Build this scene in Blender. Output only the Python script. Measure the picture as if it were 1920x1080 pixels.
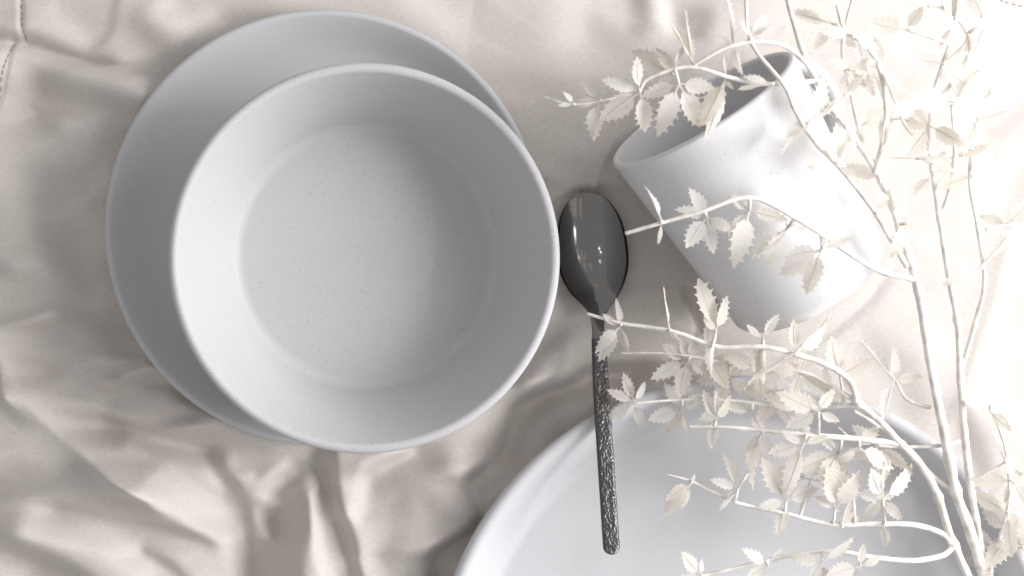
import bpy, math, random
import numpy as np
from mathutils import Vector, Matrix, noise

# ------------------------------------------------------------------ camera, world, lamps, exposure
for o in list(bpy.data.objects):
    bpy.data.objects.remove(o)
sc = bpy.context.scene
COL = sc.collection
R = math.radians

S0 = 0.00025            # metres on the cloth for one photograph pixel
D = 0.75                # height of the lens above the cloth
PPX, PPY = 780.0, 480.0  # point of the photograph straight below the lens (the photograph is a crop)
XC, YC = (PPX - 960) * S0, (540 - PPY) * S0


def W(px, py, z=0.0):
    """a point of the place at height z, from where it shows in the photograph"""
    k = S0 * (D - z) / D
    return Vector((XC + (px - PPX) * k, YC - (py - PPY) * k, z))


cam = bpy.data.cameras.new('camera')
cam.sensor_width = 36
cam.lens = 36 * D / (1920 * S0)
cam.shift_x = (960 - PPX) / 1920
cam.shift_y = -(540 - PPY) / 1920
cam.clip_start = 0.01
cam.clip_end = 20
cam.dof.use_dof = True
cam.dof.focus_distance = 0.69
cam.dof.aperture_fstop = 6.3
camo = bpy.data.objects.new('camera', cam)
camo.location = (XC, YC, D)
COL.objects.link(camo)
sc.camera = camo

w = bpy.data.worlds.new('World')
sc.world = w
w.use_nodes = True
w.node_tree.nodes['Background'].inputs[0].default_value = (1.0, 0.985, 0.98, 1)
w.node_tree.nodes['Background'].inputs[1].default_value = 0.50


def area(name, loc, target, sx, sy, power, col, spread=180):
    l = bpy.data.lights.new(name, 'AREA')
    l.shape = 'RECTANGLE'
    l.size, l.size_y = sx, sy
    l.energy = power
    l.color = col
    l.spread = R(spread)
    o = bpy.data.objects.new(name, l)
    o.location = loc
    o.rotation_euler = (Vector(target) - Vector(loc)).to_track_quat('-Z', 'Y').to_euler()
    COL.objects.link(o)
    return o


# a tall soft window to the right, and an added nearer lamp, no window, to burn out the upper right corner
area('window_light', (1.48, 0.00, 0.92), (0.0, 0.0, 0.0), 0.80, 0.90, 37, (1.0, 0.99, 0.985))
area('added_corner_light', (0.46, 0.22, 0.38), (0.22, 0.09, 0.0), 0.36, 0.36, 2.1, (1.0, 0.99, 0.985))
for lx, ly in ((-0.32, -0.13), (-0.40, -0.05), (-0.30, 0.22)):
    l = bpy.data.lights.new('ceiling_spot_light', 'POINT')
    l.energy = 0.35
    l.shadow_soft_size = 0.018
    o = bpy.data.objects.new('ceiling_spot_light', l)
    o.location = (lx, ly, 1.5)
    COL.objects.link(o)

sc.view_settings.view_transform = 'Standard'
sc.view_settings.look = 'None'
sc.view_settings.exposure = 0.0
sc.view_settings.gamma = 1.0
sc.render.engine = 'CYCLES'
sc.cycles.max_bounces = 8
sc.cycles.transmission_bounces = 4
sc.cycles.caustics_reflective = False
sc.cycles.caustics_refractive = False

rnd = random.Random(7)


# ------------------------------------------------------------------ materials
def mat(name):
    m = bpy.data.materials.new(name)
    m.use_nodes = True
    nt = m.node_tree
    return m, nt, nt.nodes['Principled BSDF']


def node(nt, t, **kw):
    n = nt.nodes.new(t)
    for k, v in kw.items():
        if k in n.inputs:
            n.inputs[k].default_value = v
        else:
            setattr(n, k, v)
    return n


def ceramic(name, base, spec_amount, rough, speck=(0.16, 0.14, 0.12)):
    m, nt, b = mat(name)
    L = nt.links.new
    tc = node(nt, 'ShaderNodeTexCoord')
    n1 = node(nt, 'ShaderNodeTexNoise', Scale=14.0, Detail=4.0)
    L(tc.outputs['Object'], n1.inputs['Vector'])
    mx = node(nt, 'ShaderNodeMix', data_type='RGBA')
    mx.inputs['A'].default_value = (*[c * 0.965 for c in base], 1)
    mx.inputs['B'].default_value = (*[min(1, c * 1.03) for c in base], 1)
    L(n1.outputs['Fac'], mx.inputs['Factor'])
    ng = node(nt, 'ShaderNodeTexNoise', Scale=1600.0, Detail=1.0)
    L(tc.outputs['Object'], ng.inputs['Vector'])
    gr = node(nt, 'ShaderNodeMapRange')
    gr.inputs['From Min'].default_value = 0.3
    gr.inputs['From Max'].default_value = 0.7
    gr.inputs['To Min'].default_value = 0.955
    gr.inputs['To Max'].default_value = 1.03
    L(ng.outputs['Fac'], gr.inputs['Value'])
    mg = node(nt, 'ShaderNodeVectorMath', operation='SCALE')
    L(mx.outputs['Result'], mg.inputs[0])
    L(gr.outputs[0], mg.inputs['Scale'])
    out = mg.outputs[0]
    for scale, keep, size in ((330, 0.035, 0.13), (600, 0.16, 0.20), (1000, 0.24, 0.25)):
        v = node(nt, 'ShaderNodeTexVoronoi', Scale=scale)
        L(tc.outputs['Object'], v.inputs['Vector'])
        sep = node(nt, 'ShaderNodeSeparateColor')
        L(v.outputs['Color'], sep.inputs[0])
        lt = node(nt, 'ShaderNodeMath', operation='LESS_THAN')
        L(sep.outputs[0], lt.inputs[0])
        lt.inputs[1].default_value = keep * spec_amount
        sz = node(nt, 'ShaderNodeMapRange')
        L(sep.outputs[1], sz.inputs['Value'])
        sz.inputs['To Min'].default_value = size * 0.5
        sz.inputs['To Max'].default_value = size * 1.1
        d = node(nt, 'ShaderNodeMath', operation='LESS_THAN')
        L(v.outputs['Distance'], d.inputs[0])
        L(sz.outputs[0], d.inputs[1])
        mu = node(nt, 'ShaderNodeMath', operation='MULTIPLY')
        L(lt.outputs[0], mu.inputs[0])
        L(d.outputs[0], mu.inputs[1])
        mu2 = node(nt, 'ShaderNodeMath', operation='MULTIPLY')
        L(mu.outputs[0], mu2.inputs[0])
        st = node(nt, 'ShaderNodeMapRange')
        L(sep.outputs[2], st.inputs['Value'])
        st.inputs['To Min'].default_value = 0.15
        st.inputs['To Max'].default_value = 0.6
        L(st.outputs[0], mu2.inputs[1])
        m2 = node(nt, 'ShaderNodeMix', data_type='RGBA')
        L(mu2.outputs[0], m2.inputs['Factor'])
        L(out, m2.inputs['A'])
        m2.inputs['B'].default_value = (*speck, 1)
        out = m2.outputs['Result']
    L(out, b.inputs['Base Color'])
    b.inputs['Roughness'].default_value = rough
    b.inputs['Specular IOR Level'].default_value = 0.32
    nb = node(nt, 'ShaderNodeTexNoise', Scale=900.0, Detail=2.0)
    L(tc.outputs['Object'], nb.inputs['Vector'])
    bp = node(nt, 'ShaderNodeBump', Strength=0.05, Distance=0.0005)
    L(nb.outputs['Fac'], bp.inputs['Height'])
    L(bp.outputs[0], b.inputs['Normal'])
    return m


M_BOWL = ceramic('speckled_white_glaze', (0.495, 0.492, 0.506), 1.0, 0.58)
M_MUG = ceramic('speckled_mug_glaze', (0.63, 0.63, 0.64), 0.6, 0.66)
M_PLATE = ceramic('pale_grey_glaze', (0.505, 0.507, 0.525), 0.05, 0.55)
M_DISH = ceramic('white_dish_glaze', (0.575, 0.578, 0.60), 0.03, 0.36)


def fabric_material():
    m, nt, b = mat('beige_sateen_cotton')
    L = nt.links.new
    tc = node(nt, 'ShaderNodeTexCoord')
    n = node(nt, 'ShaderNodeTexNoise', Scale=9.0, Detail=3.0)
    L(tc.outputs['Object'], n.inputs['Vector'])
    mx = node(nt, 'ShaderNodeMix', data_type='RGBA')
    mx.inputs['A'].default_value = (0.632, 0.582, 0.548, 1)
    mx.inputs['B'].default_value = (0.630, 0.594, 0.561, 1)
    L(n.outputs['Fac'], mx.inputs['Factor'])
    ms_ = node(nt, 'ShaderNodeMapping')
    ms_.inputs['Rotation'].default_value = (0, 0, 0.22)
    ms_.inputs['Scale'].default_value = (420, 1500, 900)
    L(tc.outputs['Object'], ms_.inputs['Vector'])
    ng = node(nt, 'ShaderNodeTexNoise', Scale=1.0, Detail=2.0)
    L(ms_.outputs[0], ng.inputs['Vector'])
    gr = node(nt, 'ShaderNodeMapRange')
    gr.inputs['From Min'].default_value = 0.3
    gr.inputs['From Max'].default_value = 0.7
    gr.inputs['To Min'].default_value = 0.92
    gr.inputs['To Max'].default_value = 1.06
    L(ng.outputs['Fac'], gr.inputs['Value'])
    mg = node(nt, 'ShaderNodeVectorMath', operation='SCALE')
    L(mx.outputs['Result'], mg.inputs[0])
    L(gr.outputs[0], mg.inputs['Scale'])
    L(mg.outputs[0], b.inputs['Base Color'])
    b.inputs['Roughness'].default_value = 0.52
    b.inputs['Specular IOR Level'].default_value = 0.34
    b.inputs['Sheen Weight'].default_value = 0.15
    b.inputs['Sheen Roughness'].default_value = 0.4
    mp = node(nt, 'ShaderNodeMapping')
    mp.inputs['Rotation'].default_value = (0, 0, 0.22)
    L(tc.outputs['Object'], mp.inputs['Vector'])
    hs = []
    for dirn in ('X', 'Y'):
        wv = node(nt, 'ShaderNodeTexWave', Scale=760.0, Distortion=1.2, Detail=1.0)
        wv.inputs['Detail Scale'].default_value = 0.4
        wv.bands_direction = dirn
        L(mp.outputs[0], wv.inputs['Vector'])
        hs.append(wv)
    ad = node(nt, 'ShaderNodeMath', operation='ADD')
    L(hs[0].outputs['Fac'], ad.inputs[0])
    L(hs[1].outputs['Fac'], ad.inputs[1])
    n2 = node(nt, 'ShaderNodeTexNoise', Scale=1500.0, Detail=2.0)
    L(tc.outputs['Object'], n2.inputs['Vector'])
    ad2 = node(nt, 'ShaderNodeMath', operation='ADD')
    L(ad.outputs[0], ad2.inputs[0])
    L(n2.outputs['Fac'], ad2.inputs[1])
    bp = node(nt, 'ShaderNodeBump', Strength=0.45, Distance=0.00025)
    L(ad2.outputs[0], bp.inputs['Height'])
    L(bp.outputs[0], b.inputs['Normal'])
    return m


M_CLOTH = fabric_material()


def simple(name, col, rough, metal=0.0, spec=0.5):
    m, nt, b = mat(name)
    b.inputs['Base Color'].default_value = (*col, 1)
    b.inputs['Roughness'].default_value = rough
    b.inputs['Metallic'].default_value = metal
    b.inputs['Specular IOR Level'].default_value = spec
    return m, nt, b


M_THREAD, _, _ = simple('thread', (0.30, 0.26, 0.23), 0.8)  # stitch thread, its colour darkened to carry the shade in the needle holes
M_STEEL, nt, b = simple('polished_dark_steel', (0.235, 0.232, 0.228), 0.13, 1.0)
_n = node(nt, 'ShaderNodeTexNoise', Scale=70.0, Detail=5.0)
_tc = node(nt, 'ShaderNodeTexCoord')
_mp = node(nt, 'ShaderNodeMapRange')
_mp.inputs['From Min'].default_value = 0.35
_mp.inputs['From Max'].default_value = 0.7
_mp.inputs['To Min'].default_value = 0.07
_mp.inputs['To Max'].default_value = 0.14
nt.links.new(_tc.outputs['Object'], _n.inputs['Vector'])
nt.links.new(_n.outputs['Fac'], _mp.inputs['Value'])
nt.links.new(_mp.outputs[0], b.inputs['Roughness'])
M_HAMMER, nt, b = simple('hammered_dark_steel', (0.125, 0.124, 0.122), 0.40, 1.0)


def leaf_material():
    m, nt, b = mat('white_leaf')
    L = nt.links.new
    tc = node(nt, 'ShaderNodeTexCoord')
    oi = node(nt, 'ShaderNodeObjectInfo')
    n = node(nt, 'ShaderNodeTexNoise', Scale=5.0, Detail=3.0)
    L(tc.outputs['Object'], n.inputs['Vector'])
    mx = node(nt, 'ShaderNodeMix', data_type='RGBA')
    mx.inputs['A'].default_value = (0.90, 0.855, 0.79, 1)
    mx.inputs['B'].default_value = (0.95, 0.93, 0.895, 1)
    L(oi.outputs['Random'], mx.inputs['Factor'])
    m2 = node(nt, 'ShaderNodeMix', data_type='RGBA', blend_type='MULTIPLY')
    m2.inputs['Factor'].default_value = 0.12
    L(mx.outputs['Result'], m2.inputs['A'])
    L(n.outputs['Fac'], m2.inputs['B'])
    sp = node(nt, 'ShaderNodeSeparateXYZ')
    L(tc.outputs['Object'], sp.inputs[0])
    ab = node(nt, 'ShaderNodeMath', operation='ABSOLUTE')
    L(sp.outputs['X'], ab.inputs[0])
    ml = node(nt, 'ShaderNodeMath', operation='MULTIPLY_ADD')
    L(ab.outputs[0], ml.inputs[0])
    ml.inputs[1].default_value = -0.9
    L(sp.outputs['Y'], ml.inputs[2])
    fr_ = node(nt, 'ShaderNodeMath', operation='PINGPONG')
    L(ml.outputs[0], fr_.inputs[0])
    fr_.inputs[1].default_value = 0.055
    bp = node(nt, 'ShaderNodeBump', Strength=0.6, Distance=0.0012)
    L(fr_.outputs[0], bp.inputs['Height'])
    L(bp.outputs[0], b.inputs['Normal'])
    tip_ = node(nt, 'ShaderNodeMapRange')
    tip_.inputs['From Min'].default_value = 0.62
    tip_.inputs['From Max'].default_value = 1.05
    tip_.inputs['To Max'].default_value = 0.35
    L(sp.outputs['Y'], tip_.inputs['Value'])
    m3 = node(nt, 'ShaderNodeMix', data_type='RGBA')
    L(tip_.outputs[0], m3.inputs['Factor'])
    L(m2.outputs['Result'], m3.inputs['A'])
    m3.inputs['B'].default_value = (0.72, 0.62, 0.50, 1)
    m2 = m3
    L(m2.outputs['Result'], b.inputs['Base Color'])
    b.inputs['Roughness'].default_value = 0.6
    b.inputs['Specular IOR Level'].default_value = 0.2
    tr = node(nt, 'ShaderNodeBsdfTranslucent')
    L(m2.outputs['Result'], tr.inputs['Color'])
    ms = node(nt, 'ShaderNodeMixShader')
    ms.inputs[0].default_value = 0.55
    L(b.outputs[0], ms.inputs[1])
    L(tr.outputs[0], ms.inputs[2])
    L(ms.outputs[0], nt.nodes['Material Output'].inputs['Surface'])
    return m


M_LEAF = leaf_material()


def stem_material():
    m, nt, b = mat('white_painted_stem')
    L = nt.links.new
    tc = node(nt, 'ShaderNodeTexCoord')
    n = node(nt, 'ShaderNodeTexNoise', Scale=160.0, Detail=5.0)
    L(tc.outputs['Object'], n.inputs['Vector'])
    mx = node(nt, 'ShaderNodeMix', data_type='RGBA')
    mx.inputs['A'].default_value = (0.60, 0.565, 0.52, 1)
    mx.inputs['B'].default_value = (0.84, 0.815, 0.775, 1)
    rp = node(nt, 'ShaderNodeMapRange')
    rp.inputs['From Min'].default_value = 0.35
    rp.inputs['From Max'].default_value = 0.6
    L(n.outputs['Fac'], rp.inputs['Value'])
    L(rp.outputs[0], mx.inputs['Factor'])
    L(mx.outputs['Result'], b.inputs['Base Color'])
    b.inputs['Roughness'].default_value = 0.6
    bp = node(nt, 'ShaderNodeBump', Strength=0.7, Distance=0.0006)
    L(n.outputs['Fac'], bp.inputs['Height'])
    L(bp.outputs[0], b.inputs['Normal'])
    return m


M_STEM = stem_material()


# ------------------------------------------------------------------ helpers
def link(name, me, m, parent=None, smooth=True):
    o = bpy.data.objects.new(name, me)
    COL.objects.link(o)
    if m:
        me.materials.append(m)
    if parent:
        o.parent = parent
    if smooth:
        me.polygons.foreach_set('use_smooth', [True] * len(me.polygons))
    return o


def empty(name, loc):
    o = bpy.data.objects.new(name, None)
    o.empty_display_size = 0.01
    o.location = loc
    COL.objects.link(o)
    return o


def tag(o, label, cat=None, group=None, kind=None):
    o['label'] = label
    if cat:
        o['category'] = cat
    if group:
        o['group'] = group
    if kind:
        o['kind'] = kind
    return o


def smooth_profile(pts, n=6):
    """Catmull-Rom through profile points"""
    P = [Vector(p) for p in pts]
    out = []
    for i in range(len(P) - 1):
        p0 = P[max(i - 1, 0)]
        p1, p2 = P[i], P[i + 1]
        p3 = P[min(i + 2, len(P) - 1)]
        for k in range(n):
            t = k / n
            out.append(0.5 * ((2 * p1) + (p2 - p0) * t + (2 * p0 - 5 * p1 + 4 * p2 - p3) * t * t
                              + (3 * p1 - p0 - 3 * p2 + p3) * t ** 3))
    out.append(P[-1])
    return out


def lathe(name, prof, seg=160):
    """closed turned body from a profile of (r, z) that begins and ends on the axis"""
    verts, faces = [], []
    rings = []
    for (r, z) in prof:
        if r < 1e-6:
            rings.append([len(verts)])
            verts.append((0, 0, z))
        else:
            rings.append(list(range(len(verts), len(verts) + seg)))
            for k in range(seg):
                a = 2 * math.pi * k / seg
                verts.append((r * math.cos(a), r * math.sin(a), z))
    for a, b_ in zip(rings, rings[1:]):
        for k in range(seg):
            k2 = (k + 1) % seg
            if len(a) == 1:
                faces.append((a[0], b_[k2], b_[k]))
            elif len(b_) == 1:
                faces.append((a[k], a[k2], b_[0]))
            else:
                faces.append((a[k], a[k2], b_[k2], b_[k]))
    me = bpy.data.meshes.new(name)
    me.from_pydata(verts, [], faces)
    me.validate()
    return me


def arc(cx, cz, r, a0, a1, n=5):
    return [(cx + r * math.cos(R(a0 + (a1 - a0) * k / n)), cz + r * math.sin(R(a0 + (a1 - a0) * k / n)))
            for k in range(n + 1)]


mm = 0.001

# ------------------------------------------------------------------ where the crockery stands
PLATE_C = W(606, 427, 0.019)
PLATE_R, PLATE_Z = 411 * S0 * (D - 0.019) / D, 0.0015
DISH_C = W(1399, 1293, 0.028)
DISH_R, DISH_Z = 588 * S0 * (D - 0.028) / D, 0.0015
BOWL_RIM = W(684, 485, 0.060)
BOWL_R = 367 * S0 * (D - 0.060) / D

# mug: mouth centre, axis from base to mouth
MUG_M = W(1314, 202, 0.0505)
MUG_AX = Vector((-0.555 * 0.978, 0.832 * 0.978, 0.190)).normalized()
MUG_LEN, MUG_R1, MUG_R0 = 0.0975, 0.0452, 0.0365
MUG_B = MUG_M - MUG_AX * MUG_LEN

# ------------------------------------------------------------------ the cloth
GX0, GX1, GY0, GY1 = -420, 2340, -330, 1410      # extent in photograph pixels at cloth level
STEP = 3.6


def smoothstep(a, b_, x):
    t = np.clip((x - a) / (b_ - a), 0, 1)
    return t * t * (3 - 2 * t)


def catmull2(pts, n=8):
    return [(v.x, v.y) for v in smooth_profile([(p[0], p[1], 0) for p in pts], n)]


def sdist(U, V, pts):
    """signed distance (positive to the left of travel as seen in the picture) and position along a polyline"""
    best = np.full(U.shape, 1e9)
    sgn = np.zeros(U.shape)
    pos = np.zeros(U.shape)
    lens = [math.hypot(b_[0] - a[0], b_[1] - a[1]) for a, b_ in zip(pts, pts[1:])]
    tot = sum(lens)
    acc = 0
    for (a, b_), ln in zip(zip(pts, pts[1:]), lens):
        if ln < 1e-6:
            continue
        dx, dy = (b_[0] - a[0]) / ln, (b_[1] - a[1]) / ln
        t = np.clip((U - a[0]) * dx + (V - a[1]) * dy, 0, ln)
        qx, qy = U - (a[0] + dx * t), V - (a[1] + dy * t)
        d = np.hypot(qx, qy)
        m = d < best
        best = np.where(m, d, best)
        cr = dx * qy - dy * qx          # >0: right of travel on screen (y down)
        sgn = np.where(m, np.where(cr > 0, -1.0, 1.0), sgn)
        pos = np.where(m, (acc + t) / tot, pos)
        acc += ln
    return best, sgn, pos


# the lie of the cloth: strokes of slope. (points, slope towards the window -1..1, reach to the left of travel, reach to the right)
def zoomed(ox, oy, k):
    return lambda pts: [(ox + x / k, oy + y / k) for x, y in pts]


zA, zB, zC, zD, zE = zoomed(0, 540, 1.707), zoomed(0, 0, 2), zoomed(500, 0, 2), zoomed(1020, 0, 4), zoomed(1020, 540, 4)
zN = zoomed(0, 0, 1)
STROKES = [
    # below and left of the plate
    (zA, [(-60, 130), (60, 140), (150, 110), (250, 100), (330, 130)], 0.35, 27, 27),
    (zA, [(-40, 110), (80, 95), (150, 80)], -0.35, 13, 13),
    (zA, [(190, 270), (250, 250), (310, 230), (320, 290)], -0.34, 24, 24),
    (zA, [(380, 210), (440, 225)], 0.3, 15, 15),
    (zA, [(400, 272), (470, 240)], -0.6, 8, 9),
    (zA, [(70, 340), (180, 330), (280, 350), (330, 360)], 0.32, 18, 18),
    (zA, [(380, 300), (480, 300)], 0.28, 12, 12),
    (zA, [(560, 330), (620, 370)], 0.32, 15, 15),
    (zA, [(350, 420), (450, 450), (560, 440), (660, 410)], -0.45, 17, 17),
    (zA, [(640, 405), (690, 410)], -0.5, 7, 9),
    (zA, [(660, 450), (760, 480), (860, 500)], -0.15, 15, 15),
    (zA, [(0, 220), (30, 330), (90, 400)], -0.5, 2, 26),
    (zA, [(90, 390), (200, 470), (330, 560)], -0.18, 2, 30),
    (zA, [(-60, 680), (120, 640), (250, 620), (380, 640), (480, 665)], -0.52, 26, 26),
    (zA, [(320, 560), (430, 625), (497, 668)], -0.62, 2, 30),
    (zA, [(20, 230), (48, 290), (100, 355), (200, 450), (330, 540), (430, 608), (500, 650)], 0.34, 26, 2.5),
    (zA, [(60, 735), (-40, 745)], -0.3, 20, 20),
    (zA, [(120, 755), (230, 780), (330, 805), (400, 860), (460, 910)], 0.34, 26, 22),
    (zA, [(-60, 770), (0, 790), (80, 830), (180, 870), (260, 920), (330, 990)], -0.46, 23, 23),
    (zA, [(-40, 890), (60, 920)], 0.25, 22, 22),
    (zA, [(190, 700), (400, 720), (560, 760), (680, 805)], -0.38, 16, 16),
    (zA, [(470, 850), (540, 880), (600, 930)], -0.3, 14, 14),
    (zA, [(550, 590), (680, 700)], 0.36, 28, 28),
    (zA, [(430, 490), (540, 520), (640, 560), (700, 620)], 0.48, 15, 15),
    (zA, [(510, 620), (560, 660), (640, 730), (720, 780), (755, 850), (768, 960)], 0.72, 17, 20),
    (zA, [(700, 530), (760, 640), (790, 740), (800, 860), (820, 990)], -0.42, 14, 16),
    (zA, [(750, 560), (800, 590)], 0.28, 16, 16),
    (zA, [(850, 960), (880, 880), (905, 800), (950, 720), (975, 690)], -0.66, 34, 34),
    (zA, [(940, 960), (945, 850), (960, 760)], -0.62, 24, 26),
    (zA, [(845, 660), (900, 590), (930, 570)], 0.6, 16, 16),
    (zA, [(825, 730), (860, 800)], 0.4, 11, 11),
    (zA, [(900, 660), (985, 600)], -0.4, 11, 11),
    (zA, [(990, 540), (1010, 640)], 0.18, 18, 18),
    (zA, [(1006, 660), (1012, 720), (1018, 800), (1040, 880), (1075, 990)], 0.62, 12, 9),
    (zA, [(1095, 560), (1120, 690), (1160, 800)], 0.05, 18, 10),
    (zA, [(1060, 520), (1066, 650), (1096, 740), (1136, 840), (1180, 990)], -0.95, 14, 11),
    (zA, [(1310, 520), (1220, 560), (1180, 580), (1155, 640), (1140, 705)], 0.62, 16, 14),
    (zA, [(1220, 640), (1290, 620), (1280, 700)], -0.3, 28, 28),
    (zA, [(1275, 770), (1240, 860)], -0.22, 24, 24),
    (zA, [(1180, 850), (1230, 940)], 0.2, 20, 20),
    (zA, [(1420, 560), (1340, 620), (1400, 700)], -0.22, 24, 24),
    (zA, [(1500, 540), (1560, 440), (1600, 380)], 0.36, 34, 34),
    (zA, [(1900, 330), (1780, 360), (1720, 420), (1680, 500), (1640, 590)], -0.4, 22, 22),
    (zA, [(1650, 600), (1560, 640), (1540, 720), (1530, 760)], -0.44, 20, 20),
    (zA, [(1490, 830), (1440, 870), (1430, 940)], -0.42, 17, 17),
    (zA, [(1870, 283), (1760, 300), (1690, 330), (1640, 390), (1610, 460), (1590, 540)], 0.66, 22, 20),
    (zA, [(1590, 540), (1520, 580), (1490, 620), (1500, 680), (1520, 720), (1500, 770), (1440, 800), (1390, 830), (1370, 870), (1390, 980)],
     0.66, 14, 16),
    (zA, [(1650, 285), (1720, 220), (1800, 150)], -0.34, 17, 17),
    (zA, [(1830, 220), (1880, 190)], 0.2, 22, 22),
    # top left
    (zB, [(-160, 110), (20, 135), (110, 155), (200, 190), (300, 222), (420, 240)], -0.40, 18, 2),
    (zB, [(-160, 130), (0, 150), (110, 170), (200, 205), (300, 235), (450, 255), (600, 280)], 0.30, 2, 22),
    (zB, [(180, 340), (300, 360), (420, 370), (490, 400)], -0.50, 34, 34),
    (zB, [(110, 420), (200, 460)], -0.35, 25, 25),
    (zB, [(20, 220), (60, 300)], 0.22, 26, 26),
    (zB, [(-20, 400), (100, 405)], 0.2, 4, 16),
    (zB, [(20, 420), (20, 560)], 0.1, 26, 26),
    (zB, [(220, 750), (300, 720), (380, 670)], -0.3, 20, 20),
    (zB, [(300, 880), (380, 900)], -0.25, 25, 25),
    (zB, [(50, 660), (120, 760), (140, 850), (220, 960), (300, 1060)], 0.32, 34, 34),
    (zB, [(-60, 960), (30, 1000)], -0.32, 20, 20),
    (zB, [(350, 200), (420, 120), (440, 40), (450, -60)], -0.18, 14, 12),
    (zB, [(520, 80), (600, 170), (680, 220), (720, 200)], -0.16, 25, 25),
    (zB, [(620, 40), (700, 100), (800, 90)], 0.24, 25, 25),
    (zB, [(200, 60), (300, 150)], 0.12, 25, 25),
    (zB, [(60, -60), (90, 60), (100, 130)], -0.10, 12, 14),
    (zB, [(52, 150), (36, 230), (8, 330), (-30, 430)], -0.35, 4, 3),
    (zB, [(42, 150), (26, 230), (-2, 330), (-40, 430)], 0.30, 4, 8),
    (zB, [(76, -40), (84, 60), (92, 150)], 0.30, 4, 5),
    (zB, [(90, -40), (98, 60), (104, 150)], -0.30, 5, 4),
    # top middle
    (zC, [(560, 0), (700, 110)], 0.22, 34, 34),
    (zC, [(770, 40), (755, 150), (760, 200)], 0.12, 2, 20),
    (zC, [(1020, 310), (920, 300)], -0.08, 32, 32),
    (zC, [(1060, 700), (1180, 680)], -0.28, 14, 14),
    (zC, [(1080, 745), (1140, 725)], 0.22, 12, 12),
    (zC, [(1000, 640), (1100, 640)], 0.2, 20, 20),
    (zC, [(1150, 100), (1240, 60)], 0.12, 30, 30),
    # top right
    (zD, [(690, -60), (740, 150), (700, 230)], -0.24, 22, 20),
    (zD, [(380, 180), (500, 280), (620, 370)], -0.14, 34, 34),
    (zD, [(1060, 160), (1180, 130), (1150, 250)], -0.28, 24, 24),
    (zD, [(880, 20), (930, 200)], 0.25, 16, 16),
    (zD, [(200, 60), (150, 300)], 0.12, 40, 40),
    # between spoon, mug and plate
    (zN, [(1158, 228), (1148, 262), (1125, 325), (1108, 372)], 0.26, 14, 1.5),
    (zN, [(1154, 230), (1144, 262), (1121, 325), (1104, 372)], -0.2, 1.5, 10),
    (zE, [(900, 20), (1010, 240)], 0.15, 12, 12),
    (zE, [(1040, 20), (1130, 280)], 0.42, 11, 11),
    (zE, [(1120, 60), (1200, 340)], -0.5, 9, 9),
    (zE, [(560, 350), (760, 300)], -0.1, 25, 25),
    (zE, [(500, 640), (700, 560), (900, 520)], 0.3, 12, 20),
    (zE, [(620, 760), (800, 650), (1000, 620)], -0.45, 18, 18),
    # right
    (zN, [(1930, 330), (1890, 450), (1862, 560), (1826, 660), (1786, 780)], 0.12, 34, 4),
    (zN, [(1922, 330), (1882, 450), (1854, 560), (1818, 660), (1778, 780)], -0.10, 4, 26),
    (zN, [(1480, 650), (1560, 618), (1620, 570), (1675, 505)], 0.12, 20, 4),
    (zN, [(1470, 658), (1556, 626), (1614, 578), (1668, 513)], -0.14, 4, 16),
    (zN, [(1800, 770), (1835, 850), (1850, 900)], -0.25, 24, 24),
    (zN, [(1890, 640), (1870, 720), (1900, 800)], 0.08, 26, 26),
    (zN, [(1640, 650), (1700, 700), (1720, 780)], -0.14, 40, 40),
    (zN, [(1860, 250), (1930, 200)], -0.16, 30, 30),
    (zN, [(1850, 20), (1930, 60)], 0.15, 30, 30),
]


def vnoise(U, V, scale, seed):
    """smooth value noise on the grid"""
    rs = np.random.RandomState(seed)
    G = rs.rand(64, 64) * 2 - 1
    x, y = U / scale + 20, V / scale + 20
    i, j = np.floor(x).astype(int), np.floor(y).astype(int)
    fx, fy = x - i, y - j
    fx, fy = fx ** 3 * (fx * (fx * 6 - 15) + 10), fy ** 3 * (fy * (fy * 6 - 15) + 10)
    g = lambda a, b_: G[a % 64, b_ % 64]
    return (g(i, j) * (1 - fx) + g(i + 1, j) * fx) * (1 - fy) + (g(i, j + 1) * (1 - fx) + g(i + 1, j + 1) * fx) * fy


def plate_cap(X, Y, c, rim, foot, rise):
    r = np.hypot(X - c[0], Y - c[1])
    t = np.clip((r - foot) / (rim - foot), 0, 1)
    cap = 0.0006 + rise * t ** 1.6
    return cap + np.maximum(r - rim, 0) * 4.0


def smin(a, b_, k):
    h = np.clip(0.5 + 0.5 * (b_ - a) / k, 0, 1)
    return b_ * (1 - h) + a * h - k * h * (1 - h)


us = np.arange(GX0, GX1 + STEP, STEP)
vs = np.arange(GY0, GY1 + STEP, STEP)
U, V = np.meshgrid(us, vs)
# slightly warped so that no crest is a perfect curve
UW = U + 4 * vnoise(U, V, 120, 1) + 2 * vnoise(U, V, 45, 2)
VW = V + 4 * vnoise(U, V, 120, 3) + 2 * vnoise(U, V, 45, 4)
G = 0.10 * vnoise(U, V, 190, 11) + 0.05 * vnoise(U, V, 80, 12)       # small accidental waves
G = G * 0.7
rg = 1 - np.abs(vnoise(U * 0.55 + V * 0.45, V * 0.9 - U * 0.5, 70, 21)) * 2.2
G += 0.09 * np.clip(rg, 0, 1) ** 3 * vnoise(U, V, 150, 22)
for zf_, pts, val, wl, wr in STROKES:
    P = catmull2(zf_(pts), 6)
    mxl = 3.0 * max(wl, wr)
    msk = ((U > min(p[0] for p in P) - mxl - 20) & (U < max(p[0] for p in P) + mxl + 20)
           & (V > min(p[1] for p in P) - mxl - 20) & (V < max(p[1] for p in P) + mxl + 20))
    d, s, t = sdist(UW[msk], VW[msk], P)
    wd = np.where(s > 0, wl, wr)
    f = np.exp(-(d / wd) ** 2)
    G[msk] = G[msk] * (1 - 0.85 * f) + val * f
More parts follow.
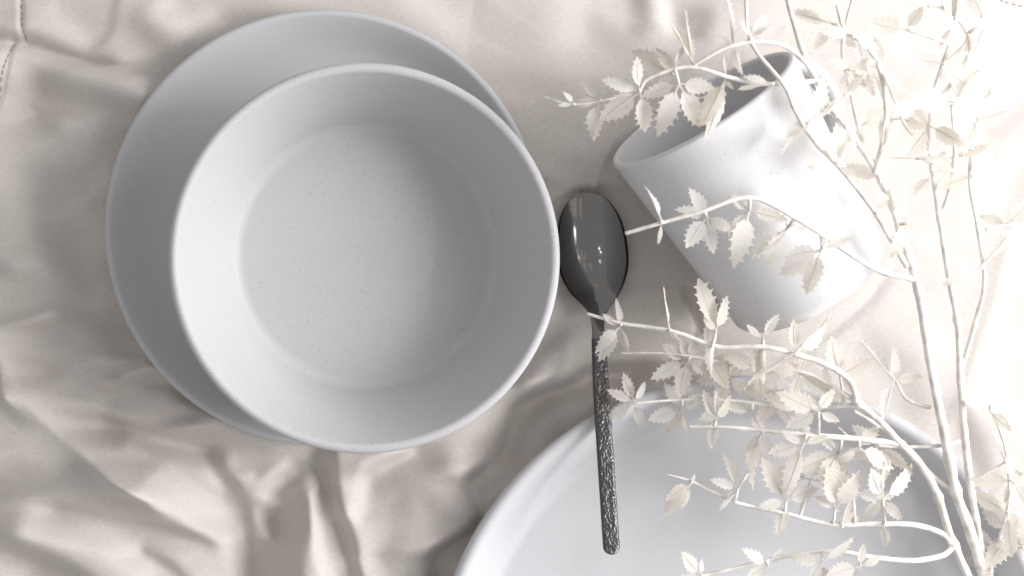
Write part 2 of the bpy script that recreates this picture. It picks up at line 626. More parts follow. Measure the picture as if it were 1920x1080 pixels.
# rebuild the height whose slope towards the window is G (least squares, smooth across)
lx, ly = 0.998, -0.06                      # towards the window, in the picture
fy_ = 2 * np.pi * np.fft.fftfreq(G.shape[0], d=STEP)[:, None]
fx_ = 2 * np.pi * np.fft.fftfreq(G.shape[1], d=STEP)[None, :]
kl, kt = fx_ * lx + fy_ * ly, -fx_ * ly + fy_ * lx
SLOPE = 2.2
Hh = np.fft.ifft2((-1j * kl) * np.fft.fft2(-G * SLOPE) / (kl ** 2 + 0.022 * kt ** 2 + (2 * np.pi / 1100) ** 2)).real
H = Hh * S0
H += mm * (0.5 * vnoise(U, V, 230, 5) + 0.06 * vnoise(U, V, 40, 8) + 0.012 * vnoise(U, V, 16, 9))
H = H - np.percentile(H, 12) + 0.001
print('cloth relief mm', H.min() * 1000, H.max() * 1000)
X = (U - 960) * S0
Y = (540 - V) * S0
# where the crockery presses it down
H = smin(H, plate_cap(X, Y, PLATE_C, PLATE_R, 0.058, 0.012), 0.0015)
H = smin(H, plate_cap(X, Y, DISH_C, DISH_R, 0.095, 0.016), 0.0015)
# under the mug
t = ((X - MUG_B.x) * MUG_AX.x + (Y - MUG_B.y) * MUG_AX.y) / (MUG_AX.x ** 2 + MUG_AX.y ** 2)
tc_ = np.clip(t, 0, MUG_LEN)
rad = MUG_R0 + (MUG_R1 - MUG_R0) * tc_ / MUG_LEN
ln = math.hypot(MUG_AX.x, MUG_AX.y)
dd = np.abs((X - MUG_B.x) * MUG_AX.y - (Y - MUG_B.y) * MUG_AX.x) / ln
cap = MUG_B.z + MUG_AX.z * tc_ - np.sqrt(np.maximum(rad ** 2 - dd ** 2, 0)) * 1.0 - 0.0005
cap = cap + np.maximum(dd - rad, 0) * 3 + np.maximum(np.abs(t - tc_) - 0.002, 0) * 3
cap = np.where(dd > rad + 0.02, 1, cap)
H = smin(H, np.maximum(cap, -0.012), 0.002)
# under the spoon's bowl
sx, sy = W(1113, 478, 0.004)[:2]
rr = np.hypot((X - sx) / 0.017, (Y - sy) / 0.029)
H = smin(H, 0.0012 + 0.007 * np.maximum(rr, 0) ** 2 * 0.9 + np.maximum(rr - 1, 0) * 0.05, 0.0015)

NX, NY = len(us), len(vs)
co = np.stack([X, Y, H], -1).reshape(-1, 3).astype(np.float32)
idx = np.arange(NX * NY).reshape(NY, NX)
quads = np.stack([idx[1:, :-1], idx[1:, 1:], idx[:-1, 1:], idx[:-1, :-1]], -1).reshape(-1, 4)
me = bpy.data.meshes.new('cloth')
me.vertices.add(len(co))
me.vertices.foreach_set('co', co.ravel())
me.loops.add(quads.size)
me.loops.foreach_set('vertex_index', quads.ravel().astype(np.int32))
me.polygons.add(len(quads))
me.polygons.foreach_set('loop_start', np.arange(0, quads.size, 4, dtype=np.int32))
me.polygons.foreach_set('loop_total', np.full(len(quads), 4, dtype=np.int32))
me.update(calc_edges=True)
cloth = link('cloth', me, M_CLOTH)
tag(cloth, 'crumpled beige satin cotton cloth spread under all the tableware', kind='structure')


def cloth_z(x, y):
    u, v = x / S0 + 960, 540 - y / S0
    i = min(max((u - GX0) / STEP, 0), NX - 2)
    j = min(max((v - GY0) / STEP, 0), NY - 2)
    a, b_ = int(i), int(j)
    fx, fy = i - a, j - b_
    return float((H[b_, a] * (1 - fx) + H[b_, a + 1] * fx) * (1 - fy) + (H[b_ + 1, a] * (1 - fx) + H[b_ + 1, a + 1] * fx) * fy)


# ------------------------------------------------------------------ crockery
def wall_profile(floor_r, zf, rim, h, lip, fillet):
    """inside of a turned dish: flat floor, rounded corner, straight flaring wall, round lip"""
    ang = math.atan2(h - lip - zf, rim - lip - floor_r)
    for _ in range(4):
        ex = rim - lip + lip * math.cos(math.pi / 2 + ang)
        ez = h - lip + lip * math.sin(math.pi / 2 + ang)
        ang = math.atan2(ez - zf, ex - floor_r)
    p = [(0, zf), (floor_r * 0.4, zf), (floor_r * 0.75, zf)]
    a0 = Vector((floor_r - fillet, zf))
    a1 = Vector((floor_r, zf))
    a2 = Vector((floor_r + math.cos(ang) * fillet, zf + math.sin(ang) * fillet))
    for k in range(9):
        t = k / 8
        q = a0 * (1 - t) ** 2 + a1 * (2 * t * (1 - t)) + a2 * t * t
        p.append((q.x, q.y))
    for t in (0.25, 0.5, 0.75):
        p.append((a2.x + (ex - a2.x) * t, a2.y + (ez - a2.y) * t))
    p += arc(rim - lip, h - lip, lip, 90 + math.degrees(ang), -35, 12)
    return p


def build_plate(name, rim, floor_r, foot_r, height, lip, fillet):
    p = wall_profile(floor_r, 0.0045, rim, height, lip, fillet)
    p += [(rim - lip * 1.1 - 0.002, height - lip * 2.2), (floor_r + (rim - floor_r) * 0.42, 0.0048), (foot_r + 0.005, 0.0022),
          (foot_r + 0.001, 0.0001), (foot_r - 0.003, 0.0), (foot_r - 0.006, 0.0012), (0, 0.0014)]
    return lathe(name, list(reversed(p)), 200)


plate = link('plate', build_plate('plate', PLATE_R, 0.080, 0.058, 0.0165, 0.0021, 0.010), M_PLATE)
plate.location = (PLATE_C.x, PLATE_C.y, PLATE_Z)
tag(plate, 'pale grey ceramic plate lying under the speckled bowl', 'plate')

dish = link('plate', build_plate('plate', DISH_R, 0.1200, 0.095, 0.0280, 0.0034, 0.0035), M_DISH)
dish.location = (DISH_C.x, DISH_C.y, DISH_Z)
tag(dish, 'large white high-walled plate under the spoon handle, cut by the bottom edge', 'plate')

# bowl
BH, FR = 0.0540, 0.0600
lip = 0.0023
prof = wall_profile(FR, 0.006, BOWL_R, BH, lip, 0.0045)
prof += [(BOWL_R - 0.0032, BH - 0.008), (BOWL_R - 0.010, 0.030), (FR + 0.004, 0.012), (FR - 0.001, 0.0045), (FR - 0.009, 0.0008),
         (FR - 0.013, 0.0), (FR - 0.017, 0.0), (FR - 0.019, 0.0015), (0, 0.0018)]
bowl = link('bowl', lathe('bowl', list(reversed(prof)), 220), M_BOWL)
tilt = Vector((0.022, -0.020, 1)).normalized()
bowl.rotation_euler = Vector((0, 0, 1)).rotation_difference(tilt).to_euler()
base = BOWL_RIM - tilt * BH
bowl.location = (base.x, base.y, PLATE_Z + 0.0045 + 0.0014)
tag(bowl, 'deep speckled white ceramic bowl stacked on the pale grey plate', 'bowl')

# mug, built standing on its base, then laid on its side
mug = empty('mug', MUG_B)
zax = MUG_AX
side = Vector((0.832, 0.555, 0)).normalized()
down = zax.cross(side).normalized()
if down.z > 0:
    down = -down
hx = (side * math.cos(R(28)) + down * math.sin(R(28)))
hx = (hx - zax * hx.dot(zax)).normalized()
hy = zax.cross(hx)
mug.rotation_euler = Matrix((hx, hy, zax)).transposed().to_euler()
tag(mug, 'speckled white mug lying on its side under the leafy branch', 'mug')
wt = 0.0030
p = wall_profile(MUG_R0 - wt, 0.006, MUG_R1, MUG_LEN, wt / 2, 0.009)
k_ = (MUG_R1 - MUG_R0) / MUG_LEN
p += [(MUG_R0 + k_ * z, z) for z in (MUG_LEN * 0.9, MUG_LEN * 0.7, MUG_LEN * 0.5, MUG_LEN * 0.3, MUG_LEN * 0.15, 0.0075)]
p += arc(MUG_R0 - 0.0049, 0.0056, 0.0056, -4, -80, 6)
p += [(MUG_R0 - 0.010, 0.0), (MUG_R0 - 0.013, 0.0), (MUG_R0 - 0.015, 0.0014), (0, 0.0016)]
link('body', lathe('mug_body', list(reversed(p)), 180), M_MUG, mug)


def sweep(name, pts, frames, ring):
    verts, faces = [], []
    n = len(ring)
    for c, (a, b_) in zip(pts, frames):
        for (x, y) in ring:
            verts.append(c + a * x + b_ * y)
    for i in range(len(pts) - 1):
        for k in range(n):
            k2 = (k + 1) % n
            faces.append((i * n + k, i * n + k2, (i + 1) * n + k2, (i + 1) * n + k))
    faces.append(tuple(reversed(range(n))))
    faces.append(tuple(range((len(pts) - 1) * n, len(pts) * n)))
    me = bpy.data.meshes.new(name)
    me.from_pydata(verts, [], faces)
    return me


zt, zb = MUG_LEN - 0.014, MUG_LEN - 0.062
rt = MUG_R1 - 0.003
rb = MUG_R0 + k_ * zb - 0.0015
hp = smooth_profile([(rt - 0.001, 0, zt), (rt + 0.012, 0, zt + 0.0025), (rt + 0.0225, 0, zt - 0.005), (rt + 0.026, 0, zt - 0.019),
                     (rt + 0.020, 0, zt - 0.034), (rt + 0.009, 0, zt - 0.044), (rb - 0.001, 0, zb)], 8)
fr = []
for i in range(len(hp)):
    tn = (hp[min(i + 1, len(hp) - 1)] - hp[max(i - 1, 0)]).normalized()
    fr.append((Vector((0, 1, 0)), tn.cross(Vector((0, 1, 0))).normalized()))
ring = [(0.0062 * math.cos(a), 0.0036 * math.sin(a)) for a in [2 * math.pi * k / 18 for k in range(18)]]
link('handle', sweep('mug_handle', hp, fr, ring), M_MUG, mug)

# ------------------------------------------------------------------ spoon
spoon = empty('spoon', W(1113, 478, 0.002))
tag(spoon, 'dark steel spoon with hammered handle resting on the large plate rim', 'spoon')
so = spoon.location.copy()
# rows along the spoon: (px, py) of the middle line, half width px, height z of the edge (mm), dish depth (mm)
rows = [(1099, 361, 1, 9.6, 0), (1099.3, 364, 17, 9.6, 0.5), (1100, 371, 31, 9.7, 1.6), (1101.5, 385, 44, 9.8, 3.0),
        (1104, 408, 56, 9.9, 5.0), (1108, 440, 64, 10, 6.6), (1111, 475, 67, 10, 7.2), (1114, 505, 64.5, 10, 6.6),
        (1117, 533, 55, 10.2, 5.0), (1119, 553, 43, 10.8, 3.2), (1120, 568, 31, 11.8, 1.7), (1120.5, 582, 20, 13, 0.7),
        (1121, 598, 13.5, 15.2, 0.1), (1121.5, 618, 11.5, 18, -0.3), (1122.5, 640, 13, 20.4, -0.3)]
zrows = rows
K = []
for i in range(len(rows) - 1):
    for k in range(6):
        K.append((i + k / 6))
K.append(len(rows) - 1)
arr = [smooth_profile([(r[a], r[b_], r[c]) for r in rows], 6) for a, b_, c in ((0, 1, 2), (3, 4, 2))]
NS = 28
verts, faces = [], []
th = 0.0014
rowsN = len(arr[0])
for i in range(rowsN):
    px, py, hw = arr[0][i]
    hw = max(hw, 0.8)
    ze, dp = arr[1][i][0] * mm, arr[1][i][1] * mm
    z = ze
    c = W(px, py, z)
    hwm = hw * S0 * (D - z) / D
    nxt, prv = arr[0][min(i + 1, rowsN - 1)], arr[0][max(i - 1, 0)]
    tdir = Vector((nxt[0] - prv[0], -(nxt[1] - prv[1]), 0)).normalized()
    sdir = Vector((-tdir.y, tdir.x, 0))
    if i < 12:
        sdir = (sdir * 0.15 + Vector((1, 0.07, 0)).normalized() * 0.85 * (1 if sdir.x > 0 else -1)).normalized()
    for side_ in (0, 1):
        for k in range(NS + 1):
            s = -1 + 2 * k / NS
            zz = z - dp * (1 - abs(s) ** 2.2)
            tl = th if side_ else 0
            e = (1 - abs(s) ** 8)
            verts.append(c + sdir * (hwm * s) + Vector((0, 0, zz - z - (tl * e if side_ else -0.0002 * e))) - so)
n = NS + 1
for i in range(rowsN - 1):
    a0, a1 = i * 2 * n, (i + 1) * 2 * n
    for k in range(NS):
        faces.append((a0 + k, a0 + k + 1, a1 + k + 1, a1 + k))
        faces.append((a0 + n + k + 1, a0 + n + k, a1 + n + k, a1 + n + k + 1))
    faces.append((a0, a1, a1 + n, a0 + n))
    faces.append((a0 + NS, a0 + n + NS, a1 + n + NS, a1 + NS))
e0 = (rowsN - 1) * 2 * n
for k in range(NS):
    faces.append((e0 + k, e0 + k + 1, e0 + n + k + 1, e0 + n + k))
me = bpy.data.meshes.new('spoon_bowl')
me.from_pydata(verts, [], faces)
me.validate()
link('bowl', me, M_STEEL, spoon)

# hammered handle: flat bar with a rounded end, its faces pushed in and out
hz0, hz1 = 20.0 * mm, 53 * mm
NL, NWID = 330, 26
verts, faces = [], []
for side_ in (0, 1):
    for i in range(NL + 1):
        t = i / NL
        z = hz0 + (hz1 - hz0) * (t ** 0.95)
        py = 634 + (1040 - 634) * t
        px = 1122 + (1147.5 - 1122) * (t ** 1.05)
        hw = 12.6 + 3.4 * min(1, t / 0.25) ** 0.7
        end = (1 - t) * (1040 - 634)
        if end < 16:
            hw *= math.sqrt(max(1e-4, 1 - ((16 - end) / 16) ** 2))
        c = W(px, py, z)
        hwm = hw * S0 * (D - z) / D
        for k in range(NWID + 1):
            s = -1 + 2 * k / NWID
            zz = 0.0011 * (1 - abs(s) ** 6) * (1 if side_ == 0 else -1)
            p = c + Vector((1, 0.06, 0)) * (hwm * s)
            q = Vector((p.x * 860, p.y * 560, 3.0 * side_))
            q2 = q + 0.9 * Vector((noise.noise(q * 0.8), noise.noise(q * 0.8 + Vector((9, 3, 1))), 0))
            r1 = 1 - abs(noise.noise(q2)) * 2.4
            r2 = 1 - abs(noise.noise(q2 * 2.1 + Vector((4, 8, 2)))) * 2
            amp = min(1, t / 0.05) * (1 - abs(s) ** 10)
            zz += amp * (0.00042 * (max(r1, 0) - 0.45) + 0.00016 * r2) * (1 if side_ == 0 else -1)
            verts.append(p + Vector((0, 0, zz)) - so)
n = NWID + 1
off = (NL + 1) * n
for i in range(NL):
    for k in range(NWID):
        a, b_ = i * n + k, (i + 1) * n + k
        faces.append((a, b_, b_ + 1, a + 1))
        faces.append((off + a, off + a + 1, off + b_ + 1, off + b_))
    a, b_ = i * n, (i + 1) * n
    faces.append((a, off + a, off + b_, b_))
    a, b_ = a + NWID, b_ + NWID
    faces.append((a, b_, off + b_, off + a))
me = bpy.data.meshes.new('spoon_handle')
me.from_pydata(verts, [], faces)
me.validate()
hd = link('handle', me, M_HAMMER, spoon)
hd['label'] = 'dark hammered handle'

# ------------------------------------------------------------------ leafy branch
branch = empty('leafy_branch', W(1838, 1100, 0.02))
tag(branch, 'bleached white branch with spiny leaves lying over the mug and plate', 'branch')
bo = branch.location.copy()


def tube(name, pts, radii, parent, sides=9, extra=(), wob=0.0):
    """a stem: smooth tube along points; extra = further little tubes joined to it (leaf stalks)"""
    verts, faces = [], []

    def add(P, Rr, sd):
        up = Vector((0.31, 0.22, 0.92))
        base = len(verts)
        for i, (p, r) in enumerate(zip(P, Rr)):
            tn = (P[min(i + 1, len(P) - 1)] - P[max(i - 1, 0)])
            tn = tn.normalized() if tn.length > 1e-9 else Vector((1, 0, 0))
            a = tn.cross(up)
            a = a.normalized() if a.length > 1e-4 else Vector((1, 0, 0))
            b_ = a.cross(tn).normalized()
            for k in range(sd):
                an = 2 * math.pi * k / sd
                rr = r * (1 + wob * noise.noise(p * 260 + Vector((k * 1.7, 0, 0))))
                verts.append(p + a * (rr * math.cos(an)) + b_ * (rr * math.sin(an)) - bo)
        for i in range(len(P) - 1):
            for k in range(sd):
                k2 = (k + 1) % sd
                faces.append((base + i * sd + k, base + i * sd + k2, base + (i + 1) * sd + k2, base + (i + 1) * sd + k))
        faces.append(tuple(base + k for k in reversed(range(sd))))
        faces.append(tuple(base + (len(P) - 1) * sd + k for k in range(sd)))

    add(pts, radii, sides)
    for (P, Rr) in extra:
        add(P, Rr, 6)
    me = bpy.data.meshes.new(name)
    me.from_pydata(verts, [], faces)
    return link(name, me, M_STEM, parent)


def leaf_mesh(seed):
    """spiny toothed leaf on a short stalk, base at the origin, tip at y = 1"""
    r = random.Random(seed)
    nt_ = 6
    ys0 = 0.17
    wmax = 0.160 + 0.085 * r.random()
    left, right, mid = [], [], []
    bend = r.uniform(-0.55, 0.25)
    fold = r.uniform(0.10, 0.30)
    twist = r.uniform(-0.5, 0.5)

    def zc(y):
        return bend * (y - 0.2) ** 2 * 0.8

    def width(u):
        return wmax * (math.sin(math.pi * min(1, u ** 0.72)) ** 0.8) * (1.0 - 0.12 * u) if 0 < u < 1 else 0

    us_ = []
    for k in range(nt_):
        us_ += [(k + 0.12) / nt_, (k + 0.68) / nt_, (k + 0.86) / nt_]
    verts = []
    for y in [ys0 + (1 - ys0) * u for u in [0] + us_ + [1]]:
        mid.append(len(verts))
        verts.append((0.012 * math.sin(y * 5 + seed), y, zc(y) - 0.0))
    for sgn, lst in ((-1, left), (1, right)):
        for j, u in enumerate(us_):
            tooth = j % 3 == 2
            wv = width(u) * (1.0 if not tooth else 1.04)
            y = ys0 + (1 - ys0) * u
            if tooth:
                wv += 0.040 + 0.035 * r.random() if u < 0.85 else 0.010
                y += 0.040
            lst.append(len(verts))
            tz = twist * (y - 0.5) * sgn * wv
            verts.append((sgn * wv, min(y, 0.985), zc(y) + fold * wv + tz + 0.02 * math.sin(7 * y + seed + sgn)))
    faces = []
    nm = len(mid)
    for sgn, lst in ((-1, left), (1, right)):
        def f(*a):
            faces.append(a if sgn > 0 else tuple(reversed(a)))
        f(mid[0], lst[0], mid[1])
        for j in range(len(lst) - 1):
            f(mid[j + 1], lst[j], lst[j + 1], mid[j + 2])
        f(mid[nm - 2], lst[-1], mid[nm - 1])
    # stalk and raised midrib: thin three-sided wedge
    for y0, y1, r0, r1 in ((0.0, ys0 + 0.02, 0.020, 0.017), (ys0 + 0.02, 0.9, 0.017, 0.003)):
        b_ = len(verts)
        for y, rr in ((y0, r0), (y1, r1)):
            dz = zc(y) if y > ys0 else 0
            verts += [(-rr, y, dz + 0.004), (rr, y, dz + 0.004), (0, y, dz + rr * 1.4), (0, y, dz - rr)]
        for q in ((0, 2, 6, 4), (2, 1, 5, 6), (1, 3, 7, 5), (3, 0, 4, 7)):
            faces.append(tuple(b_ + k for k in q))
    me = bpy.data.meshes.new('leaf')
    me.from_pydata(verts, [], faces)
    me.materials.append(M_LEAF)
    me.polygons.foreach_set('use_smooth', [True] * len(me.polygons))
    return me


LEAVES = [leaf_mesh(k) for k in range(14)]
n_leaf = [0]


def put_leaf(parent, base, tip, roll, widen=1.0):
    d = tip - base
    ln_ = d.length
    y = d.normalized()
    x = y.cross(Vector((0, 0, 1)))
    x = x.normalized() if x.length > 1e-4 else Vector((1, 0, 0))
    z = x.cross(y)
    q = Matrix.Rotation(roll, 3, y)
    x, z = q @ x, q @ z
    m = Matrix((x, y, z)).transposed().to_4x4()
    o = bpy.data.objects.new('leaf', LEAVES[rnd.randrange(len(LEAVES))])
    COL.objects.link(o)
    o.parent = parent
    o.matrix_local = Matrix.Translation(base - bo) @ m @ Matrix.Diagonal((ln_ * widen, ln_, ln_, 1))
    n_leaf[0] += 1


TWIGS = {}


def twig(key, pts, r0, r1, wob=0.22, name='twig', nodes=()):
    """pts: (px, py, height mm); radii in photograph pixels"""
    P = [W(a, b_, c * mm) for a, b_, c in pts]
    P = smooth_profile(P, 9)
    n_ = len(P)
    rad = []
    for i in range(n_):
        t = i / (n_ - 1)
        r = (r0 + (r1 - r0) * t) * S0
        rad.append(r * 0.88)
    # swollen nodes
    for (nx, ny) in nodes:
        j = min(range(n_), key=lambda i: (P[i] - W(nx, ny, P[i].z)).length)
        for dj, am in ((-1, 1.12), (0, 1.38), (1, 1.12)):
            if 0 <= j + dj < n_:
                rad[j + dj] *= am
    TWIGS[key] = dict(P=P, R=rad, extra=[], leaves=[], name=name, wob=wob)


def cluster(key, cx, cy, tips, dz=None, widen=1.0):
    """a leaf node beside a twig: stalk to the twig, leaves from the node to the given tips (px, py, roll degrees)"""
    T = TWIGS[key]
    j = min(range(len(T['P'])), key=lambda i: (T['P'][i] - W(cx, cy, T['P'][i].z)).length)
    a = T['P'][j]
    z = a.z + (rnd.uniform(-0.004, 0.008) if dz is None else dz * mm)
    c = W(cx, cy, z)
    if (c - a).length > 0.0012:
        mid = (a + c) / 2 + Vector((0, 0, 0.001))
        T['extra'].append(([a, mid, c], [0.0009, 0.0007, 0.0006]))
    for tp in tips:
        tx, ty = cx + (tp[0] - cx) * 1.07, cy + (tp[1] - cy) * 1.07
        roll = tp[2] if len(tp) > 2 else rnd.uniform(-35, 35)
        ln_ = math.hypot(tx - cx, ty - cy) * S0
        tz = z + rnd.uniform(-0.30, 0.2) * ln_
        T['leaves'].append((c, W(tx, ty, tz), R(roll), widen))


def spray(key, cx, cy, n_, length, a0=0, spread=360, edge=0.25, dz=None):
    tips = []
    for k in range(n_):
        a = R(a0 + spread * (k + 0.5) / n_ - spread / 2 + rnd.uniform(-14, 14))
        l_ = length * rnd.uniform(0.75, 1.15)
        roll = rnd.choice((-1, 1)) * rnd.uniform(55, 85) if rnd.random() < edge else rnd.uniform(-40, 40)
        tips.append((cx + l_ * math.cos(a), cy - l_ * math.sin(a), roll))
    cluster(key, cx, cy, tips, dz)


# main stems
twig('A', [(1862, 1150, 24), (1845, 1080, 30), (1815, 985, 38), (1792, 920, 42), (1768, 800, 50), (1745, 685, 58), (1722, 545, 68),
           (1692, 445, 76), (1655, 342, 84), (1600, 255, 92), (1545, 182, 96), (1505, 95, 98), (1478, 5, 98), (1465, -60, 98)],
     11.5, 4, name='stem', nodes=((1792, 915), (1722, 545), (1690, 440), (1655, 342), (1762, 880)))
twig('B', [(1868, 1150, 20), (1850, 1080, 26), (1832, 985, 34), (1816, 880, 40), (1803, 745, 46), (1796, 610, 54), (1782, 535, 60),
           (1765, 430, 66), (1752, 345, 70), (1742, 270, 74), (1748, 190, 78), (1768, 120, 80), (1790, 50, 80), (1800, -40, 80)],
     8.2, 3.4, name='stem', nodes=((1803, 720), (1796, 600), (1766, 410)))
twig('C', [(1850, 1150, 26), (1815, 1080, 34), (1782, 1005, 40), (1757, 925, 46), (1725, 870, 50), (1690, 833, 52), (1650, 790, 54), (1607, 754, 56)],
     8.4, 6.6, name='stem', nodes=((1757, 930), (1690, 835), (1786, 1022), (1610, 757)))
# side twigs
twig('C1', [(1607, 754, 56), (1592, 712, 60), (1545, 682, 64), (1490, 664, 66), (1430, 650, 66), (1345, 650, 62), (1270, 624, 58),
            (1200, 611, 55), (1160, 605, 54), (1100, 588, 50)], 7, 3.2)
twig('C2', [(1607, 754, 56), (1565, 728, 54), (1510, 700, 50), (1440, 690, 46), (1360, 680, 42), (1260, 663, 40), (1160, 662, 36)], 5, 2)
twig('C3', [(1690, 833, 52), (1600, 822, 54), (1500, 814, 54), (1400, 804, 50), (1345, 800, 48), (1290, 800, 46)], 6.5, 2.4)
twig('C4', [(1605, 757, 55), (1540, 765, 48), (1450, 760, 42), (1360, 750, 40), (1270, 750, 38), (1190, 756, 36)], 4.5, 2.2)
twig('C5', [(1786, 1022, 39), (1765, 1000, 42), (1715, 984, 46), (1650, 982, 48), (1560, 983, 48), (1470, 962, 46), (1390, 945, 44),
            (1335, 922, 43), (1295, 902, 42), (1250, 890, 40)], 6.5, 2.4)
twig('C6', [(1786, 1026, 39), (1765, 1042, 42), (1710, 1051, 46), (1640, 1045, 48), (1560, 1033, 48), (1480, 1042, 46), (1400, 1060, 44),
            (1310, 1082, 42), (1240, 1100, 40)], 6.5, 2.6)
twig('A1', [(1722, 530, 68), (1700, 520, 72), (1655, 510, 80), (1600, 480, 90), (1545, 442, 97), (1490, 408, 101), (1430, 376, 104),
            (1385, 372, 105), (1320, 395, 104), (1240, 418, 102), (1172, 438, 100)], 6, 3.4)
twig('A2', [(1792, 920, 42), (1748, 893, 40), (1705, 842, 40), (1650, 800, 40), (1600, 770, 40)], 7, 3)
twig('A3', [(1700, 500, 74), (1660, 430, 82), (1632, 385, 88), (1575, 315, 96), (1525, 262, 100), (1490, 205, 104), (1470, 160, 106),
            (1418, 96, 106), (1402, 55, 106), (1398, -20, 106)], 5.5, 3.2)
twig('A4', [(1545, 182, 96), (1520, 130, 100), (1475, 88, 104), (1420, 78, 106), (1365, 88, 106), (1325, 108, 104), (1302, 122, 102)], 5, 3)
twig('A5', [(1540, 150, 97), (1485, 156, 102), (1420, 156, 104), (1360, 143, 104), (1310, 128, 103), (1270, 128, 102), (1215, 148, 99), (1195, 172, 97),
            (1150, 184, 95), (1075, 196, 91), (1020, 182, 88)], 5, 2)
twig('A6', [(1640, 325, 86), (1655, 270, 92), (1662, 205, 98), (1650, 130, 102), (1622, 82, 104), (1585, 58, 104), (1570, 10, 104)], 6.5, 3.5)
twig('A7', [(1620, 280, 90), (1600, 195, 94), (1580, 100, 96), (1588, 40, 96), (1604, -20, 96)], 4.5, 3)
twig('B1', [(1803, 690, 48), (1830, 600, 54), (1846, 525, 60), (1832, 420, 66), (1818, 330, 70), (1832, 230, 72), (1862, 165, 72)], 5, 3)
twig('B2', [(1848, 430, 66), (1880, 423, 66), (1930, 416, 66)], 3.5, 2)
twig('B3', [(1752, 200, 77), (1788, 150, 78), (1818, 95, 78), (1806, 48, 78), (1765, 14, 78), (1740, 12, 78)], 4, 3)
twig('B4', [(1742, 265, 74), (1700, 240, 74), (1650, 130, 74), (1600, 135, 72)], 3.5, 2)
twig('B5', [(1800, 828, 44), (1760, 836, 44), (1700, 838, 42), (1640, 836, 40)], 4.5, 2.5)
twig('B6', [(1765, 400, 67), (1778, 365, 70), (1790, 300, 74), (1786, 210, 78), (1782, 190, 78)], 5, 3)
twig('B7', [(1850, 1080, 26), (1875, 1010, 34), (1892, 930, 40), (1885, 840, 44), (1855, 760, 46)], 4.5, 2.5)
twig('B8', [(1875, 1010, 34), (1905, 1030, 36), (1950, 990, 36)], 3, 2)
twig('A9', [(1745, 765, 51), (1700, 748, 48), (1680, 715, 47), (1650, 675, 46), (1612, 638, 45)], 4, 2)

# leaves read off the photograph: node, then leaf tips
E = 78   # nearly edge-on
cluster('A5', 1273, 157, [(1207, 180, 10), (1237, 247, 5), (1312, 234, -10), (1335, 164, 15)])
cluster('A5', 1262, 140, [(1236, 88, 12), (1187, 97, -15), (1278, 82, 60), (1226, 170, 30)], -4)
cluster('A5', 1200, 172, [(1130, 223, 8), (1212, 245, -12), (1133, 150, 20), (1190, 110, 30)])
cluster('A5', 1122, 188, [(1093, 147, 15), (1077, 196, -8), (1112, 258, 25)])
cluster('A5', 1076, 195, [(1058, 172, 30), (1048, 200, 40)])
cluster('A4', 1298, 118, [(1261, 36, 66), (1283, 26, 74), (1287, 66, 20)])
cluster('A5', 1360, 148, [(1357, 96, 62), (1320, 232, 45), (1334, 264, E), (1373, 168, 40)])
cluster('A5', 1448, 157, [(1392, 142, 50), (1388, 168, 66)])
cluster('A4', 1375, 84, [(1363, -2, 68), (1389, 139, 66), (1340, 70, 20)])
cluster('A3', 1410, 72, [(1437, 30, 15), (1470, 50, 45), (1390, 40, 30)])
cluster('A3', 1525, 225, [(1480, 252, 30), (1550, 150, 15), (1583, 176, 60), (1462, 285, E)])
cluster('A3', 1570, 310, [(1518, 312, 20), (1575, 235, 10), (1600, 250, 70), (1556, 270, 30), (1610, 330, 40)])
cluster('A7', 1562, 45, [(1522, 0, 10), (1488, 25, 30), (1528, 90, 12), (1600, 90, 40)])
cluster('A7', 1596, 132, [(1556, 108, 15), (1640, 110, 30), (1570, 160, 35), (1625, 160, 55)])
cluster('A1', 1240, 414, [(1217, 350, 72), (1239, 457, 74)])
cluster('A1', 1325, 407, [(1296, 354, 15), (1270, 390, 35), (1288, 462, 10), (1338, 472, 14), (1374, 432, 8)], -10)
cluster('A1', 1405, 394, [(1372, 368, 10), (1369, 442, 20), (1381, 490, 5), (1472, 412, -5)])
cluster('A1', 1476, 428, [(1410, 475, 30), (1438, 498, 10), (1462, 352, 35), (1530, 400, 25)], -6)
cluster('A1', 1540, 468, [(1470, 482, 25), (1462, 514, 15), (1512, 548, 25), (1590, 445, 30), (1532, 420, 60)])
cluster('C1', 1162, 612, [(1156, 563, 45), (1118, 655, 22), (1127, 674, 30), (1177, 657, 40), (1130, 592, 30)])
cluster('C1', 1255, 617, [(1242, 543, E), (1275, 640, 60)])
cluster('C1', 1342, 622, [(1311, 528, 22), (1361, 559, 40), (1320, 596, 10), (1321, 694, 70)])
cluster('C1', 1430, 635, [(1455, 592, 20), (1400, 612, 30), (1412, 712, 72), (1428, 716, 66)])
cluster('C1', 1490, 662, [(1486, 603, 15), (1575, 602, 50), (1546, 594, 74), (1395, 717, E)])
cluster('C2', 1287, 676, [(1224, 709, 10), (1243, 648, 14), (1277, 632, 20), (1340, 700, -8), (1275, 742, 12), (1315, 625, 30)], -3)
cluster('C2', 1365, 705, [(1310, 715, 15), (1345, 760, 20), (1410, 740, 10), (1400, 668, 30), (1350, 650, 30)], -6)
cluster('C4', 1190, 754, [(1141, 733, 15), (1168, 704, 20), (1208, 718, 35), (1143, 786, 40), (1206, 802, 25)])
cluster('C4', 1276, 768, [(1220, 787, 15), (1248, 812, 20), (1282, 812, 60), (1250, 718, 25), (1318, 740, 20)], -4)
cluster('C3', 1342, 790, [(1320, 736, 25), (1346, 732, 60), (1297, 803, 40), (1334, 838, 30), (1370, 745, 30)])
cluster('C4', 1455, 738, [(1383, 728, 10), (1425, 790, 15), (1475, 700, 25), (1490, 800, 30), (1420, 690, 30)])
cluster('C3', 1535, 772, [(1462, 738, 6), (1572, 790, 12), (1478, 800, 15), (1516, 740, 20), (1560, 730, 25)])
